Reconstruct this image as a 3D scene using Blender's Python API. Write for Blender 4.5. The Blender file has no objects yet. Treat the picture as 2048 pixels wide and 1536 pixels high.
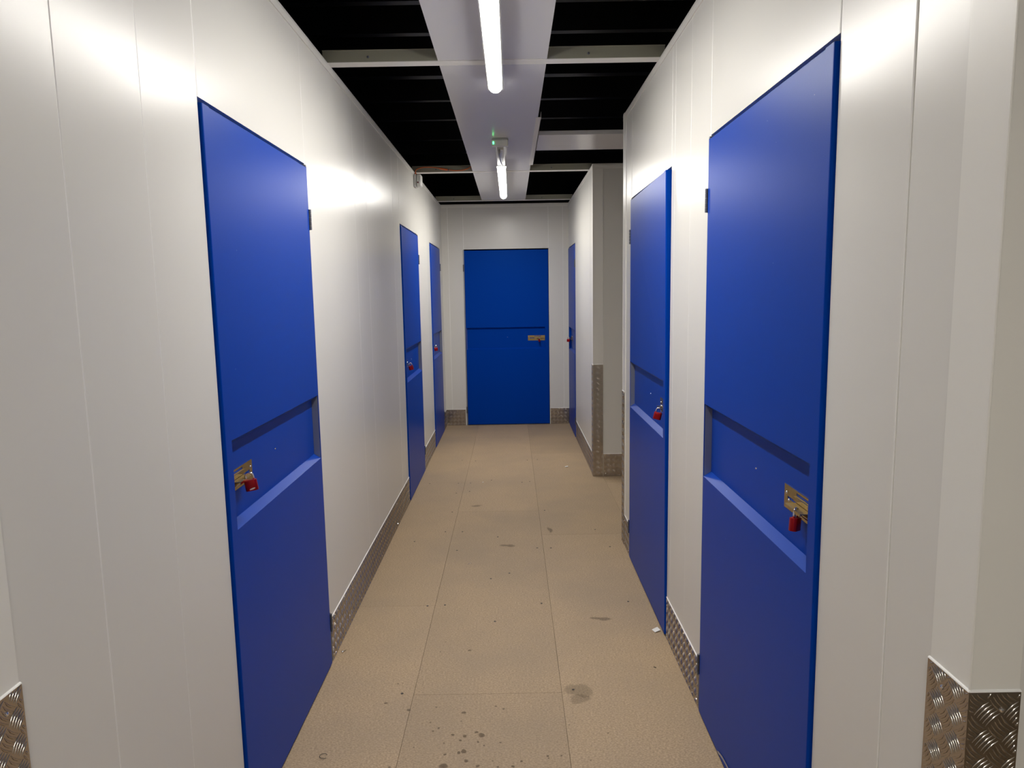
import bpy, bmesh, math, random
from mathutils import Vector, Matrix

# ------------------------------------------------------------------ camera, world, exposure
SC = bpy.context.scene
COL = SC.collection
random.seed(7)
cam_d = bpy.data.cameras.new('camera')
cam_d.sensor_width = 36.0
cam_d.lens = 1408.9 / 2048 * 36.0
cam_d.clip_start = 0.02
cam = bpy.data.objects.new('camera', cam_d)
COL.objects.link(cam)
_p, _y, _r = -0.1279, 0.0006, -0.0170
_F = Vector((-math.sin(_y) * math.cos(_p), math.cos(_y) * math.cos(_p), math.sin(_p)))
_R0 = Vector((math.cos(_y), math.sin(_y), 0))
_U0 = _R0.cross(_F)
_R = math.cos(_r) * _R0 + math.sin(_r) * _U0
_U = -math.sin(_r) * _R0 + math.cos(_r) * _U0
cam.matrix_world = Matrix(((_R.x, _U.x, -_F.x, 0.0), (_R.y, _U.y, -_F.y, 0.0), (_R.z, _U.z, -_F.z, 1.6), (0, 0, 0, 1)))
SC.camera = cam
world = bpy.data.worlds.new('world')
SC.world = world
world.use_nodes = True
world.node_tree.nodes['Background'].inputs[0].default_value = (0, 0, 0, 1)
world.node_tree.nodes['Background'].inputs[1].default_value = 0.0
SC.view_settings.view_transform = 'Standard'
SC.view_settings.look = 'None'
SC.view_settings.gamma = 1.0
SC.view_settings.use_curve_mapping = False
SC.view_settings.exposure = 0.0
LAMP_POWER = 270.0         # radiance underneath the lit tubes

# ------------------------------------------------------------------ main dimensions (metres)
XL, XR = -0.816, 0.697      # corridor wall faces
YF = 8.533                  # end wall face
ZT = 2.654                  # top of the partition walls
CROSS0, CL, CR = -0.60, 0.985, 1.015   # crossing corridor beside the camera
S1, S2 = 4.40, 6.014        # side corridor on the right
XE = 3.2                    # ends of the side corridors
YB = -4.0                   # far end behind the camera
HEAD = 2.128                # door opening height


# ------------------------------------------------------------------ materials
def new_mat(name):
    m = bpy.data.materials.new(name)
    m.use_nodes = True
    nt = m.node_tree
    return m, nt, nt.nodes['Principled BSDF']


def node(nt, typ, **kw):
    n = nt.nodes.new(typ)
    for k, v in kw.items():
        setattr(n, k, v)
    return n


def simple(name, col, rough=0.5, metal=0.0, spec=0.5, bump=0.0, bscale=400.0, var=0.0, vscale=3.0):
    m, nt, b = new_mat(name)
    b.inputs['Base Color'].default_value = (*col, 1)
    b.inputs['Roughness'].default_value = rough
    b.inputs['Metallic'].default_value = metal
    b.inputs['Specular IOR Level'].default_value = spec
    tc = node(nt, 'ShaderNodeTexCoord')
    if var > 0:
        nz = node(nt, 'ShaderNodeTexNoise')
        nz.inputs['Scale'].default_value = vscale
        nz.inputs['Detail'].default_value = 4
        nt.links.new(tc.outputs['Object'], nz.inputs['Vector'])
        mx = node(nt, 'ShaderNodeMix', data_type='RGBA')
        mx.inputs[6].default_value = (*[c * (1 - var) for c in col], 1)
        mx.inputs[7].default_value = (*[min(1, c * (1 + var)) for c in col], 1)
        nt.links.new(nz.outputs['Fac'], mx.inputs[0])
        nt.links.new(mx.outputs[2], b.inputs['Base Color'])
    if bump > 0:
        nz = node(nt, 'ShaderNodeTexNoise')
        nz.inputs['Scale'].default_value = bscale
        nz.inputs['Detail'].default_value = 2
        nt.links.new(tc.outputs['Object'], nz.inputs['Vector'])
        bp = node(nt, 'ShaderNodeBump')
        bp.inputs['Strength'].default_value = bump
        bp.inputs['Distance'].default_value = 0.001
        nt.links.new(nz.outputs['Fac'], bp.inputs['Height'])
        nt.links.new(bp.outputs['Normal'], b.inputs['Normal'])
    return m


M_PANEL = simple('white_panel_paint', (0.69, 0.676, 0.637), 0.28, spec=0.31, bump=0.03, bscale=260)
M_TRIM = simple('white_trim_paint', (0.78, 0.765, 0.72), 0.32, spec=0.3, bump=0.04)
M_SEAL_GLINT = simple('white_sealant_seam_glint', (0.86, 0.85, 0.82), 0.45)  # sealant on the plate beads; a painted-in highlight along the panel joints
M_STRIP = simple('ceiling_panel_paint', (0.65, 0.645, 0.655), 0.25, spec=0.45, bump=0.04, bscale=260)
M_BEAM = simple('beam_paint', (0.25, 0.243, 0.19), 0.42, var=0.06)
M_STEEL = simple('grey_steel', (0.30, 0.32, 0.36), 0.38, metal=0.7)
M_DARKSTEEL = simple('dark_steel', (0.11, 0.115, 0.14), 0.45, metal=0.5)
M_TREAD = simple('aluminium_tread', (0.47, 0.425, 0.375), 0.20, metal=1.0, var=0.10, vscale=9)
M_BRASS = simple('brass', (0.56, 0.43, 0.20), 0.22, metal=1.0, var=0.15, vscale=40)
M_CHROME = simple('chrome', (0.80, 0.80, 0.82), 0.10, metal=1.0)
M_RED = simple('red_anodised', (0.36, 0.006, 0.012), 0.28, metal=0.6)
M_MARK = simple('white_print', (0.75, 0.68, 0.66), 0.5)
M_ROOF = simple('dark_roof_paint', (0.006, 0.0065, 0.010), 0.42, var=0.25, vscale=2)
M_CORE = simple('panel_core', (0.25, 0.25, 0.24), 0.7)
M_WHITEPL = simple('white_plastic', (0.70, 0.70, 0.68), 0.35)
M_ALARM = simple('sounder_plastic', (0.66, 0.66, 0.66), 0.4)
M_GREYPL = simple('grey_plastic', (0.32, 0.32, 0.31), 0.45)
M_ORANGE = simple('orange_cable', (0.62, 0.14, 0.035), 0.45)
M_REDLENS = simple('red_lens', (0.16, 0.01, 0.015), 0.3)
M_PAPER = simple('paper', (0.78, 0.76, 0.72), 0.7)
M_WIRE = simple('dark_wire', (0.05, 0.045, 0.04), 0.4, metal=0.6)
M_SCREW = simple('countersunk_screw', (0.055, 0.045, 0.04), 0.5, metal=0.3)
M_PENCIL = simple('pencil', (0.22, 0.20, 0.20), 0.7)


def blue_paint():
    m, nt, b = new_mat('blue_door_paint')
    b.inputs['Roughness'].default_value = 0.38
    b.inputs['Specular IOR Level'].default_value = 0.15
    b.inputs['Specular Tint'].default_value = (0.12, 0.42, 1.0, 1)
    tc = node(nt, 'ShaderNodeTexCoord')
    # tiny pale chips in the paint
    vo = node(nt, 'ShaderNodeTexVoronoi')
    vo.inputs['Scale'].default_value = 9.0
    vo.inputs['Randomness'].default_value = 1.0
    nt.links.new(tc.outputs['Object'], vo.inputs['Vector'])
    lt = node(nt, 'ShaderNodeMath', operation='LESS_THAN')
    lt.inputs[1].default_value = 0.016
    nt.links.new(vo.outputs['Distance'], lt.inputs[0])
    mul = node(nt, 'ShaderNodeMath', operation='MULTIPLY')
    mul.inputs[1].default_value = 0.35
    nt.links.new(lt.outputs[0], mul.inputs[0])
    mx = node(nt, 'ShaderNodeMix', data_type='RGBA')
    mx.inputs[6].default_value = (0.0006, 0.042, 0.335, 1)
    mx.inputs[7].default_value = (0.35, 0.42, 0.60, 1)
    nt.links.new(mul.outputs[0], mx.inputs[0])
    nt.links.new(mx.outputs[2], b.inputs['Base Color'])
    nz = node(nt, 'ShaderNodeTexNoise')
    nz.inputs['Scale'].default_value = 300
    nt.links.new(tc.outputs['Object'], nz.inputs['Vector'])
    bp = node(nt, 'ShaderNodeBump')
    bp.inputs['Strength'].default_value = 0.06
    bp.inputs['Distance'].default_value = 0.001
    nt.links.new(nz.outputs['Fac'], bp.inputs['Height'])
    nt.links.new(bp.outputs['Normal'], b.inputs['Normal'])
    return m


M_BLUE = blue_paint()


def chipboard():
    m, nt, b = new_mat('chipboard')
    b.inputs['Roughness'].default_value = 0.62
    b.inputs['Specular IOR Level'].default_value = 0.3
    geo = node(nt, 'ShaderNodeNewGeometry')
    # flakes, stretched across the corridor
    mp = node(nt, 'ShaderNodeMapping')
    mp.inputs['Scale'].default_value = (0.6, 1.0, 1.0)
    nt.links.new(geo.outputs['Position'], mp.inputs['Vector'])
    n1 = node(nt, 'ShaderNodeTexNoise')
    n1.inputs['Scale'].default_value = 210
    n1.inputs['Detail'].default_value = 3
    n1.inputs['Roughness'].default_value = 0.7
    nt.links.new(mp.outputs[0], n1.inputs['Vector'])
    r1 = node(nt, 'ShaderNodeValToRGB')
    r1.color_ramp.elements[0].position = 0.30
    r1.color_ramp.elements[0].color = (0.270, 0.188, 0.113, 1)
    r1.color_ramp.elements[1].position = 0.72
    r1.color_ramp.elements[1].color = (0.585, 0.436, 0.277, 1)
    nt.links.new(n1.outputs['Fac'], r1.inputs[0])
    # broad grey tramplings
    n2 = node(nt, 'ShaderNodeTexNoise')
    n2.inputs['Scale'].default_value = 1.6
    n2.inputs['Detail'].default_value = 5
    n2.inputs['Roughness'].default_value = 0.6
    nt.links.new(geo.outputs['Position'], n2.inputs['Vector'])
    r2 = node(nt, 'ShaderNodeValToRGB')
    r2.color_ramp.elements[0].position = 0.38
    r2.color_ramp.elements[0].color = (0, 0, 0, 1)
    r2.color_ramp.elements[1].position = 0.68
    r2.color_ramp.elements[1].color = (1, 1, 1, 1)
    nt.links.new(n2.outputs['Fac'], r2.inputs[0])
    mu = node(nt, 'ShaderNodeMath', operation='MULTIPLY')
    mu.inputs[1].default_value = 0.42
    nt.links.new(r2.outputs[0], mu.inputs[0])
    mx = node(nt, 'ShaderNodeMix', data_type='RGBA')
    mx.inputs[7].default_value = (0.290, 0.228, 0.165, 1)
    nt.links.new(mu.outputs[0], mx.inputs[0])
    nt.links.new(r1.outputs[0], mx.inputs[6])
    # board to board tint
    oi = node(nt, 'ShaderNodeObjectInfo')
    hv = node(nt, 'ShaderNodeHueSaturation')
    mr = node(nt, 'ShaderNodeMapRange')
    mr.inputs['To Min'].default_value = 0.93
    mr.inputs['To Max'].default_value = 1.05
    nt.links.new(oi.outputs['Random'], mr.inputs['Value'])
    nt.links.new(mr.outputs[0], hv.inputs['Value'])
    nt.links.new(mx.outputs[2], hv.inputs['Color'])
    nt.links.new(hv.outputs[0], b.inputs['Base Color'])
    bp = node(nt, 'ShaderNodeBump')
    bp.inputs['Strength'].default_value = 0.25
    bp.inputs['Distance'].default_value = 0.0006
    nt.links.new(n1.outputs['Fac'], bp.inputs['Height'])
    nt.links.new(bp.outputs['Normal'], b.inputs['Normal'])
    return m


M_FLOOR = chipboard()


def emitter(name, col, strength):
    m, nt, b = new_mat(name)
    b.inputs['Base Color'].default_value = (0.8, 0.8, 0.8, 1)
    b.inputs['Emission Color'].default_value = (*col, 1)
    b.inputs['Emission Strength'].default_value = strength
    return m


M_LIT = emitter('lit_tube', (1.0, 0.965, 0.90), LAMP_POWER)
# the LED board faces the floor: the frosted tube is brightest underneath and fades up its sides
_nt = M_LIT.node_tree
_g = node(_nt, 'ShaderNodeNewGeometry')
_s = node(_nt, 'ShaderNodeSeparateXYZ')
_nt.links.new(_g.outputs['True Normal'], _s.inputs[0])
_a = node(_nt, 'ShaderNodeMath', operation='ABSOLUTE')
_nt.links.new(_s.outputs['Z'], _a.inputs[0])
_q = node(_nt, 'ShaderNodeMath', operation='POWER')
_q.inputs[1].default_value = 14.0
_nt.links.new(_a.outputs[0], _q.inputs[0])
_m = node(_nt, 'ShaderNodeMath', operation='MULTIPLY_ADD')
_m.inputs[1].default_value = LAMP_POWER * 0.945
_m.inputs[2].default_value = LAMP_POWER * 0.055
_nt.links.new(_q.outputs[0], _m.inputs[0])
_nt.links.new(_m.outputs[0], _nt.nodes['Principled BSDF'].inputs['Emission Strength'])
M_LITCAP = emitter('lit_tube_end', (1.0, 0.965, 0.90), LAMP_POWER * 0.05)
M_GREEN = emitter('green_indicator', (0.05, 1.0, 0.25), 6.0)


def clear_plastic():
    m = bpy.data.materials.new('clear_plastic')
    m.use_nodes = True
    nt = m.node_tree
    nt.nodes.clear()
    out = node(nt, 'ShaderNodeOutputMaterial')
    mix = node(nt, 'ShaderNodeMixShader')
    tr = node(nt, 'ShaderNodeBsdfTransparent')
    tr.inputs[0].default_value = (0.95, 0.95, 0.95, 1)
    gl = node(nt, 'ShaderNodeBsdfGlossy')
    gl.inputs['Roughness'].default_value = 0.08
    lw = node(nt, 'ShaderNodeLayerWeight')
    lw.inputs[0].default_value = 0.10
    mu = node(nt, 'ShaderNodeMath', operation='MULTIPLY')
    mu.inputs[1].default_value = 0.25
    nt.links.new(lw.outputs['Fresnel'], mu.inputs[0])
    nt.links.new(mu.outputs[0], mix.inputs[0])
    nt.links.new(tr.outputs[0], mix.inputs[1])
    nt.links.new(gl.outputs[0], mix.inputs[2])
    nt.links.new(mix.outputs[0], out.inputs[0])
    return m


M_CLEAR = clear_plastic()


def decal(name, col, strength):
    m = bpy.data.materials.new(name)
    m.use_nodes = True
    nt = m.node_tree
    nt.nodes.clear()
    out = node(nt, 'ShaderNodeOutputMaterial')
    mix = node(nt, 'ShaderNodeMixShader')
    tr = node(nt, 'ShaderNodeBsdfTransparent')
    di = node(nt, 'ShaderNodeBsdfDiffuse')
    di.inputs[0].default_value = (*col, 1)
    at = node(nt, 'ShaderNodeAttribute', attribute_name='soak')
    mu = node(nt, 'ShaderNodeMath', operation='MULTIPLY')
    mu.inputs[1].default_value = strength
    nt.links.new(at.outputs['Fac'], mu.inputs[0])
    nt.links.new(mu.outputs[0], mix.inputs[0])
    nt.links.new(tr.outputs[0], mix.inputs[1])
    nt.links.new(di.outputs[0], mix.inputs[2])
    nt.links.new(mix.outputs[0], out.inputs[0])
    return m


M_STAIN = decal('dark_stain', (0.13, 0.095, 0.065), 0.46)
M_DAMP = decal('damp_patch', (0.24, 0.195, 0.13), 0.26)
M_SCUFF = decal('grey_scuff', (0.12, 0.10, 0.08), 0.32)
M_FILM = simple('clear_film', (0.42, 0.42, 0.50), 0.25)


# ------------------------------------------------------------------ mesh helpers
class MB:
    """collects geometry and links it as one mesh object"""

    def __init__(self, T=None):
        self.v, self.f, self.mi = [], [], []
        self.T = T or (lambda s, n, z: (s, n, z))
        self.cur = 0

    def pt(self, p):
        self.v.append(self.T(*p))
        return len(self.v) - 1

    def face(self, idx):
        self.f.append(tuple(idx))
        self.mi.append(self.cur)

    def box(self, s0, s1, n0, n1, z0, z1):
        i = [self.pt((s, n, z)) for z in (z0, z1) for s, n in ((s0, n0), (s1, n0), (s1, n1), (s0, n1))]
        for q in ((3, 2, 1, 0), (4, 5, 6, 7), (0, 1, 5, 4), (1, 2, 6, 5), (2, 3, 7, 6), (3, 0, 4, 7)):
            self.face([i[k] for k in q])

    def prism(self, poly, lo, hi, axis):
        """poly: 2D outline; axis 's' -> (n,z) outline, 'n' -> (s,z), 'z' -> (s,n)"""
        def mk(a, b, t):
            return {'s': (t, a, b), 'n': (a, t, b), 'z': (a, b, t)}[axis]
        k = len(poly)
        i0 = [self.pt(mk(a, b, lo)) for a, b in poly]
        i1 = [self.pt(mk(a, b, hi)) for a, b in poly]
        self.face(i0[::-1])
        self.face(i1)
        for j in range(k):
            self.face((i0[j], i0[(j + 1) % k], i1[(j + 1) % k], i1[j]))

    def tube(self, path, r, seg=8, caps=True):
        path = [Vector(p) for p in path]
        rings = []
        up = Vector((0.13, 0.31, 0.94))
        for k, p in enumerate(path):
            d = (path[min(k + 1, len(path) - 1)] - path[max(k - 1, 0)]).normalized()
            a = d.cross(up)
            if a.length < 1e-3:
                a = d.cross(Vector((1, 0, 0)))
            a.normalize()
            b = d.cross(a)
            rr = r[k] if isinstance(r, (list, tuple)) else r
            rings.append([self.pt(tuple(p + rr * (a * math.cos(t) + b * math.sin(t)))) for t in [2 * math.pi * q / seg for q in range(seg)]])
        for A, B in zip(rings, rings[1:]):
            for q in range(seg):
                self.face((A[q], A[(q + 1) % seg], B[(q + 1) % seg], B[q]))
        if caps:
            self.face(rings[0][::-1])
            self.face(rings[-1])

    def dome(self, c, axis, r, h, seg=10):
        """low dome (screw or rivet head) standing on c along axis"""
        c, ax = Vector(c), Vector(axis).normalized()
        a = ax.orthogonal().normalized()
        b = ax.cross(a)
        rings = []
        for rr, hh in ((r, 0), (r * 0.86, h * 0.6), (r * 0.45, h * 0.95)):
            rings.append([self.pt(tuple(c + ax * hh + rr * (a * math.cos(t) + b * math.sin(t)))) for t in [2 * math.pi * q / seg for q in range(seg)]])
        for A, B in zip(rings, rings[1:]):
            for q in range(seg):
                self.face((A[q], A[(q + 1) % seg], B[(q + 1) % seg], B[q]))
        self.face(rings[-1])

    def build(self, name, mats, parent=None, smooth=False, recalc=True, bevel=0.0, seg=2):
        off = Vector(parent.get('base', (0, 0, 0))) if parent is not None else Vector((0, 0, 0))
        me = bpy.data.meshes.new(name)
        me.from_pydata([tuple(Vector(p) - off) for p in self.v], [], self.f)
        if not isinstance(mats, (list, tuple)):
            mats = [mats]
        for m in mats:
            me.materials.append(m)
        for p, k in zip(me.polygons, self.mi):
            p.material_index = k
        if recalc or bevel:
            bm = bmesh.new()
            bm.from_mesh(me)
            bmesh.ops.recalc_face_normals(bm, faces=bm.faces)
            if bevel:
                ed = [e for e in bm.edges if len(e.link_faces) == 2 and e.calc_face_angle(0) > 0.6]
                bmesh.ops.bevel(bm, geom=ed, offset=bevel, segments=seg, profile=0.5, affect='EDGES')
            bm.to_mesh(me)
            bm.free()
        if smooth:
            for p in me.polygons:
                p.use_smooth = True
        o = bpy.data.objects.new(name, me)
        COL.objects.link(o)
        if parent is not None:
            o.parent = parent
            o['base'] = tuple(off)
        return o


def smooth_sharp(o, ang=0.7):
    me = o.data
    for p in me.polygons:
        p.use_smooth = True
    me.set_sharp_from_angle(angle=ang)


def tag(o, label, cat, group=None, kind=None):
    o['label'] = label
    o['category'] = cat
    if group:
        o['group'] = group
    if kind:
        o['kind'] = kind
    return o


def root(name, loc, label, cat, group=None, kind=None):
    o = bpy.data.objects.new(name, None)
    COL.objects.link(o)
    o.location = loc
    o.empty_display_size = 0.1
    o['base'] = tuple(loc)
    return tag(o, label, cat, group, kind)


def stuff(o):
    o['kind'] = 'stuff'
    return o


# wall frames: s along the wall, n out of the wall into the corridor, z up
def T_left(s, n, z): return (XL + n, s, z)
def T_right(s, n, z): return (XR - n, s, z)
def T_far(s, n, z): return (s, YF - n, z)
def T_side_far(s, n, z): return (s, S2 - n, z)       # faces the camera across the side corridor
def T_side_near(s, n, z): return (s, S1 + n, z)
def T_cross_r(s, n, z): return (s, CR - n, z)        # near right, faces -y
def T_cross_l(s, n, z): return (s, CL - n, z)
def T_cross_back(s, n, z): return (s, CROSS0 + n, z)
def T_back(s, n, z): return (s, YB + n, z)
def T_end_r(s, n, z): return (XE - n, s, z)
def T_end_l(s, n, z): return (-XE + n, s, z)


# ------------------------------------------------------------------ floor: chipboard boards
floor = root('floor', (0, 4, -0.018), 'pale brown chipboard floor of long boards with dark screw heads and stains', 'floor', kind='structure')
JX = [-3.42, -2.82, -2.22, -1.62, -1.02, -0.42, 0.178, 0.778, 1.378, 1.978, 2.578, 3.178, 3.778]
JOFF = {4: 1.08, 5: 0.26, 6: -0.27}
for i in range(len(JX) - 1):
    off = JOFF.get(i, (i * 0.83) % 2.4)
    y = YB - 2.4 + ((off - YB) % 2.4)
    while y < YF + 0.1:
        y0, y1 = max(y, YB - 0.1), min(y + 2.4, YF + 0.1)
        if y1 - y0 > 0.02:
            g, c = 0.0005, 0.0005
            b = MB()
            x0, x1 = JX[i] + g, JX[i + 1] - g
            dz = random.uniform(-0.0003, 0.0)
            b.box(x0, x1, y0 + g, y1 - g, -0.018, dz - c)
            # slightly broken top arris
            lo = b.v[-4:]
            k = len(b.v) - 4
            top = [b.pt(p) for p in ((x0 + c, y0 + g + c, dz), (x1 - c, y0 + g + c, dz), (x1 - c, y1 - g - c, dz), (x0 + c, y1 - g - c, dz))]
            b.f.pop(1); b.mi.pop(1)
            for q in range(4):
                b.face((k + q, k + (q + 1) % 4, top[(q + 1) % 4], top[q]))
            b.face(top)
            b.build('floorboard', M_FLOOR, floor)
        y += 2.4
sub = MB()
sub.box(-3.5, 3.8, YB - 0.15, YF + 0.15, -0.06, -0.019)
sub.build('subfloor', M_CORE, floor)

# countersunk screws
SCREWS = [(-0.46, 3.477), (-0.37, 3.485), (0.132, 3.486), (-0.106, 3.291), (-0.468, 2.671), (-0.367, 4.268), (-0.036, 3.89), (0.139, 4.289),
          (0.226, 4.285), (-0.114, 4.504), (-0.356, 4.62), (-0.473, 4.626), (-0.658, 4.442), (-0.462, 5.06), (0.223, 5.064), (-0.141, 3.816),
          (0.226, 2.679), (-0.475, 5.855), (-0.372, 5.859), (-0.195, 5.943), (0.068, 5.857), (0.134, 5.874), (-0.470, 5.56), (-0.365, 5.602),
          (-0.368, 6.658), (-0.5, 6.692), (0.131, 6.657), (0.229, 6.672), (0.583, 3.49), (0.545, 4.62), (-0.72, 5.86), (0.60, 4.29)]
scr = MB()
N = 10
rim = [scr.pt((0.0056 * math.cos(2 * math.pi * q / N), 0.0056 * math.sin(2 * math.pi * q / N), 0.0008)) for q in range(N)]
inn = [scr.pt((0.0022 * math.cos(2 * math.pi * q / N), 0.0022 * math.sin(2 * math.pi * q / N), 0.0002)) for q in range(N)]
for q in range(N):
    scr.face((rim[q], rim[(q + 1) % N], inn[(q + 1) % N], inn[q]))
scr.face(inn)
skirt_v = [scr.pt((0.0058 * math.cos(2 * math.pi * q / N), 0.0058 * math.sin(2 * math.pi * q / N), -0.001)) for q in range(N)]
for q in range(N):
    scr.face((skirt_v[q], skirt_v[(q + 1) % N], rim[(q + 1) % N], rim[q]))
s0 = None
for x, y in SCREWS:
    if s0 is None:
        s0 = scr.build('screw', M_SCREW, floor)
        o = s0
    else:
        o = s0.copy()
        COL.objects.link(o)
        o.parent = floor
    o.location = (x, y, 0)
    o.location = Vector((x, y, 0)) - Vector(floor['base']) + (Vector(floor['base']) if o is s0 and False else Vector((0, 0, 0)))
# mesh was built relative to the floor's base; undo that offset inside the shared mesh
for v in s0.data.vertices:
    v.co += Vector(floor['base'])


def blot(mb, alphas, x, y, rx, ry, rnd, wob=0.25):
    k = 14
    ph = rnd.random() * 6
    cen = mb.pt((x, y, 0.0007)); alphas.append(1.0)
    rings = []
    for f, al in ((0.62, 0.95), (0.85, 0.75), (1.0, 0.0)):
        ring = []
        for q in range(k):
            t = 2 * math.pi * q / k
            w = f * (1 + wob * (0.5 * math.sin(2 * t + ph) + 0.35 * math.sin(3 * t + 2.1 * ph) + 0.2 * math.sin(5 * t + ph)))
            ring.append(mb.pt((x + rx * w * math.cos(t), y + ry * w * math.sin(t), 0.0007)))
            alphas.append(al)
        rings.append(ring)
    for q in range(k):
        mb.face((cen, rings[0][q], rings[0][(q + 1) % k]))
    for A, B in zip(rings, rings[1:]):
        for q in range(k):
            mb.face((A[q], A[(q + 1) % k], B[(q + 1) % k], B[q]))


def blots(name, specs, mat, seed, wob=0.25, is_stuff=False):
    mb, al = MB(), []
    rnd = random.Random(seed)
    for x, y, rx, ry in specs:
        blot(mb, al, x, y, rx, ry, rnd, wob)
    o = mb.build(name, mat, floor, recalc=False)
    at = o.data.attributes.new('soak', 'FLOAT', 'POINT')
    at.data.foreach_set('value', al)
    if is_stuff:
        stuff(o)
    return o


DRIPS = [(-0.522, 2.605, 12), (-0.425, 2.555, 14), (-0.496, 2.742, 8), (-0.476, 2.746, 5), (-0.319, 2.571, 8), (-0.331, 2.473, 7), (-0.315, 2.419, 8),
         (-0.296, 2.437, 9), (-0.209, 2.532, 15), (-0.086, 2.571, 8), (-0.055, 2.552, 10), (-0.24, 2.395, 12), (-0.196, 2.387, 14), (-0.21, 2.362, 10),
         (-0.134, 2.39, 22), (-0.154, 2.408, 12), (-0.145, 2.351, 8), (-0.123, 2.331, 7), (-0.065, 2.346, 8), (-0.194, 2.3, 19), (-0.211, 2.293, 12),
         (-0.259, 2.285, 10), (-0.268, 2.347, 7), (-0.182, 2.249, 13), (-0.258, 2.224, 25), (-0.141, 2.221, 12), (-0.072, 2.215, 8), (-0.02, 2.216, 11),
         (0.009, 2.242, 9), (0.101, 2.267, 9), (0.104, 2.255, 6), (0.149, 2.268, 7), (-0.443, 2.223, 9), (-0.374, 2.327, 6), (-0.09, 2.246, 6),
         (0.328, 2.39, 8), (0.248, 2.241, 6), (0.19, 2.443, 5), (-0.214, 2.478, 6), (-0.214, 3.01, 14), (-0.33, 3.091, 6), (-0.346, 3.001, 6),
         (-0.30, 2.10, 14), (-0.12, 2.05, 18), (0.05, 1.98, 12), (-0.42, 1.95, 10)]
blots('drip_stains', [(x, y, r * 0.00062, r * 0.00060) for x, y, r in DRIPS], M_STAIN, 3, is_stuff=True)
for x, y, rx, ry in ((0.250, 2.672, 0.055, 0.058), (0.245, 2.612, 0.040, 0.040)):
    blots('damp_patch', [(x, y, rx, ry)], M_DAMP, int(x * 1000), 0.35)
for x, y, rx, ry in ((-0.045, 4.338, 0.045, 0.028), (0.239, 4.625, 0.018, 0.05), (-0.29, 5.20, 0.05, 0.02), (0.42, 3.30, 0.05, 0.02)):
    blots('scuff_mark', [(x, y, rx, ry)], M_SCUFF, int(y * 1000), 0.6)


# ------------------------------------------------------------------ partition walls
def panel(T, s0, s1, z0, z1, parent, name='panel', tilt=None, t=0.04):
    g, c, dp = 0.0, 0.0030, 0.0012
    b = MB(T)
    e = random.uniform(-1, 1) * 0.0015 * (s1 - s0) / 0.3 if tilt is None else tilt
    a0, a1 = s0 + g, s1 - g
    b.prism([(a0, -t), (a0, e - dp), (a0 + c, e), (a1 - c, -e), (a1, -e - dp), (a1, -t)], z0, z1, 'z')
    b.mi[3] = b.mi[5] = 1           # paler colour on the folded edges paints in the joints' bright glint
    return b.build(name, [M_PANEL, M_SEAL_GLINT], parent)


def cap(T, s0, s1, parent):
    """folded channel over the top of the panels"""
    b = MB(T)
    b.prism([(0.0002, ZT - 0.040), (0.0045, ZT - 0.040), (0.0045, ZT - 0.014), (0.0005, ZT), (-0.046, ZT), (-0.046, ZT - 0.003), (0.0002, ZT - 0.003)], s0, s1, 's')
    return b.build('cap_trim', M_TRIM, parent)


def core(T, s0, s1, parent):
    b = MB(T)
    b.box(s0, s1, -0.052, -0.0405, 0.0, ZT - 0.004)
    return b.build('inner_sheet', M_CORE, parent)


def corner_trim(T, s0, s1, parent, corner=0, z0=0.0):
    b = MB(T)
    ca = 0.0 if corner == 0 else 0.001      # the leg runs square into the fold, its free edge is broken
    cb = 0.0 if corner == 1 else 0.001
    b.prism([(s0, -0.002), (s0, 0.0028 - ca), (s0 + ca, 0.0028), (s1 - cb, 0.0028), (s1, 0.0028 - cb), (s1, -0.002)], z0, ZT - 0.0405, 'z')
    b.tube([(s1 if corner else s0, 0.0022, z0), (s1 if corner else s0, 0.0022, ZT - 0.041)], 0.0016, 8)
    return b.build('corner_trim', M_TRIM, parent)


def run(T, edges, parent, z0=0.0, z1=None):
    for a, b in zip(edges, edges[1:]):
        panel(T, a, b, z0, z1 or ZT - 0.004, parent)


def even(s0, s1, pitch=0.3):
    k = max(1, round((s1 - s0) / pitch))
    return [s0 + (s1 - s0) * i / k for i in range(k + 1)]


D1, D2, D3 = (1.935, 2.908), (5.340, 6.300), (7.245, 8.190)          # left doors (lock side, hinge side)
R1, R2, R3 = (1.552, 2.512), (3.105, 4.105), (8.505, 7.655)          # right doors
FD = (0.456, -0.556)                                                  # end door

wall_left = root('wall_left', (XL, 4.7, 0), 'long white panelled partition with three blue doors on the left', 'wall', kind='structure')
run(T_left, [CL, 1.035, 1.335, 1.635, D1[0]], wall_left)
panel(T_left, D1[0], D1[1], HEAD, ZT - 0.004, wall_left, 'header_panel', 0.0)
run(T_left, [D1[1], 3.205, 3.497, 3.803, 4.120, 4.425, 4.730, 5.035, D2[0]], wall_left)
panel(T_left, D2[0], D2[1], HEAD, ZT - 0.004, wall_left, 'header_panel', 0.0)
run(T_left, [D2[1], 6.62, 6.93, D3[0]], wall_left)
panel(T_left, D3[0], D3[1], HEAD, ZT - 0.004, wall_left, 'header_panel', 0.0)
run(T_left, [D3[1], YF - 0.003], wall_left)
cap(T_left, CL, YF - 0.003, wall_left)
core(T_left, CL + 0.06, D1[0] - 0.02, wall_left); core(T_left, D1[1] + 0.02, D2[0] - 0.02, wall_left)
core(T_left, D2[1] + 0.02, D3[0] - 0.02, wall_left)
corner_trim(T_left, CL - 0.0031, 1.080, wall_left)

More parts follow.
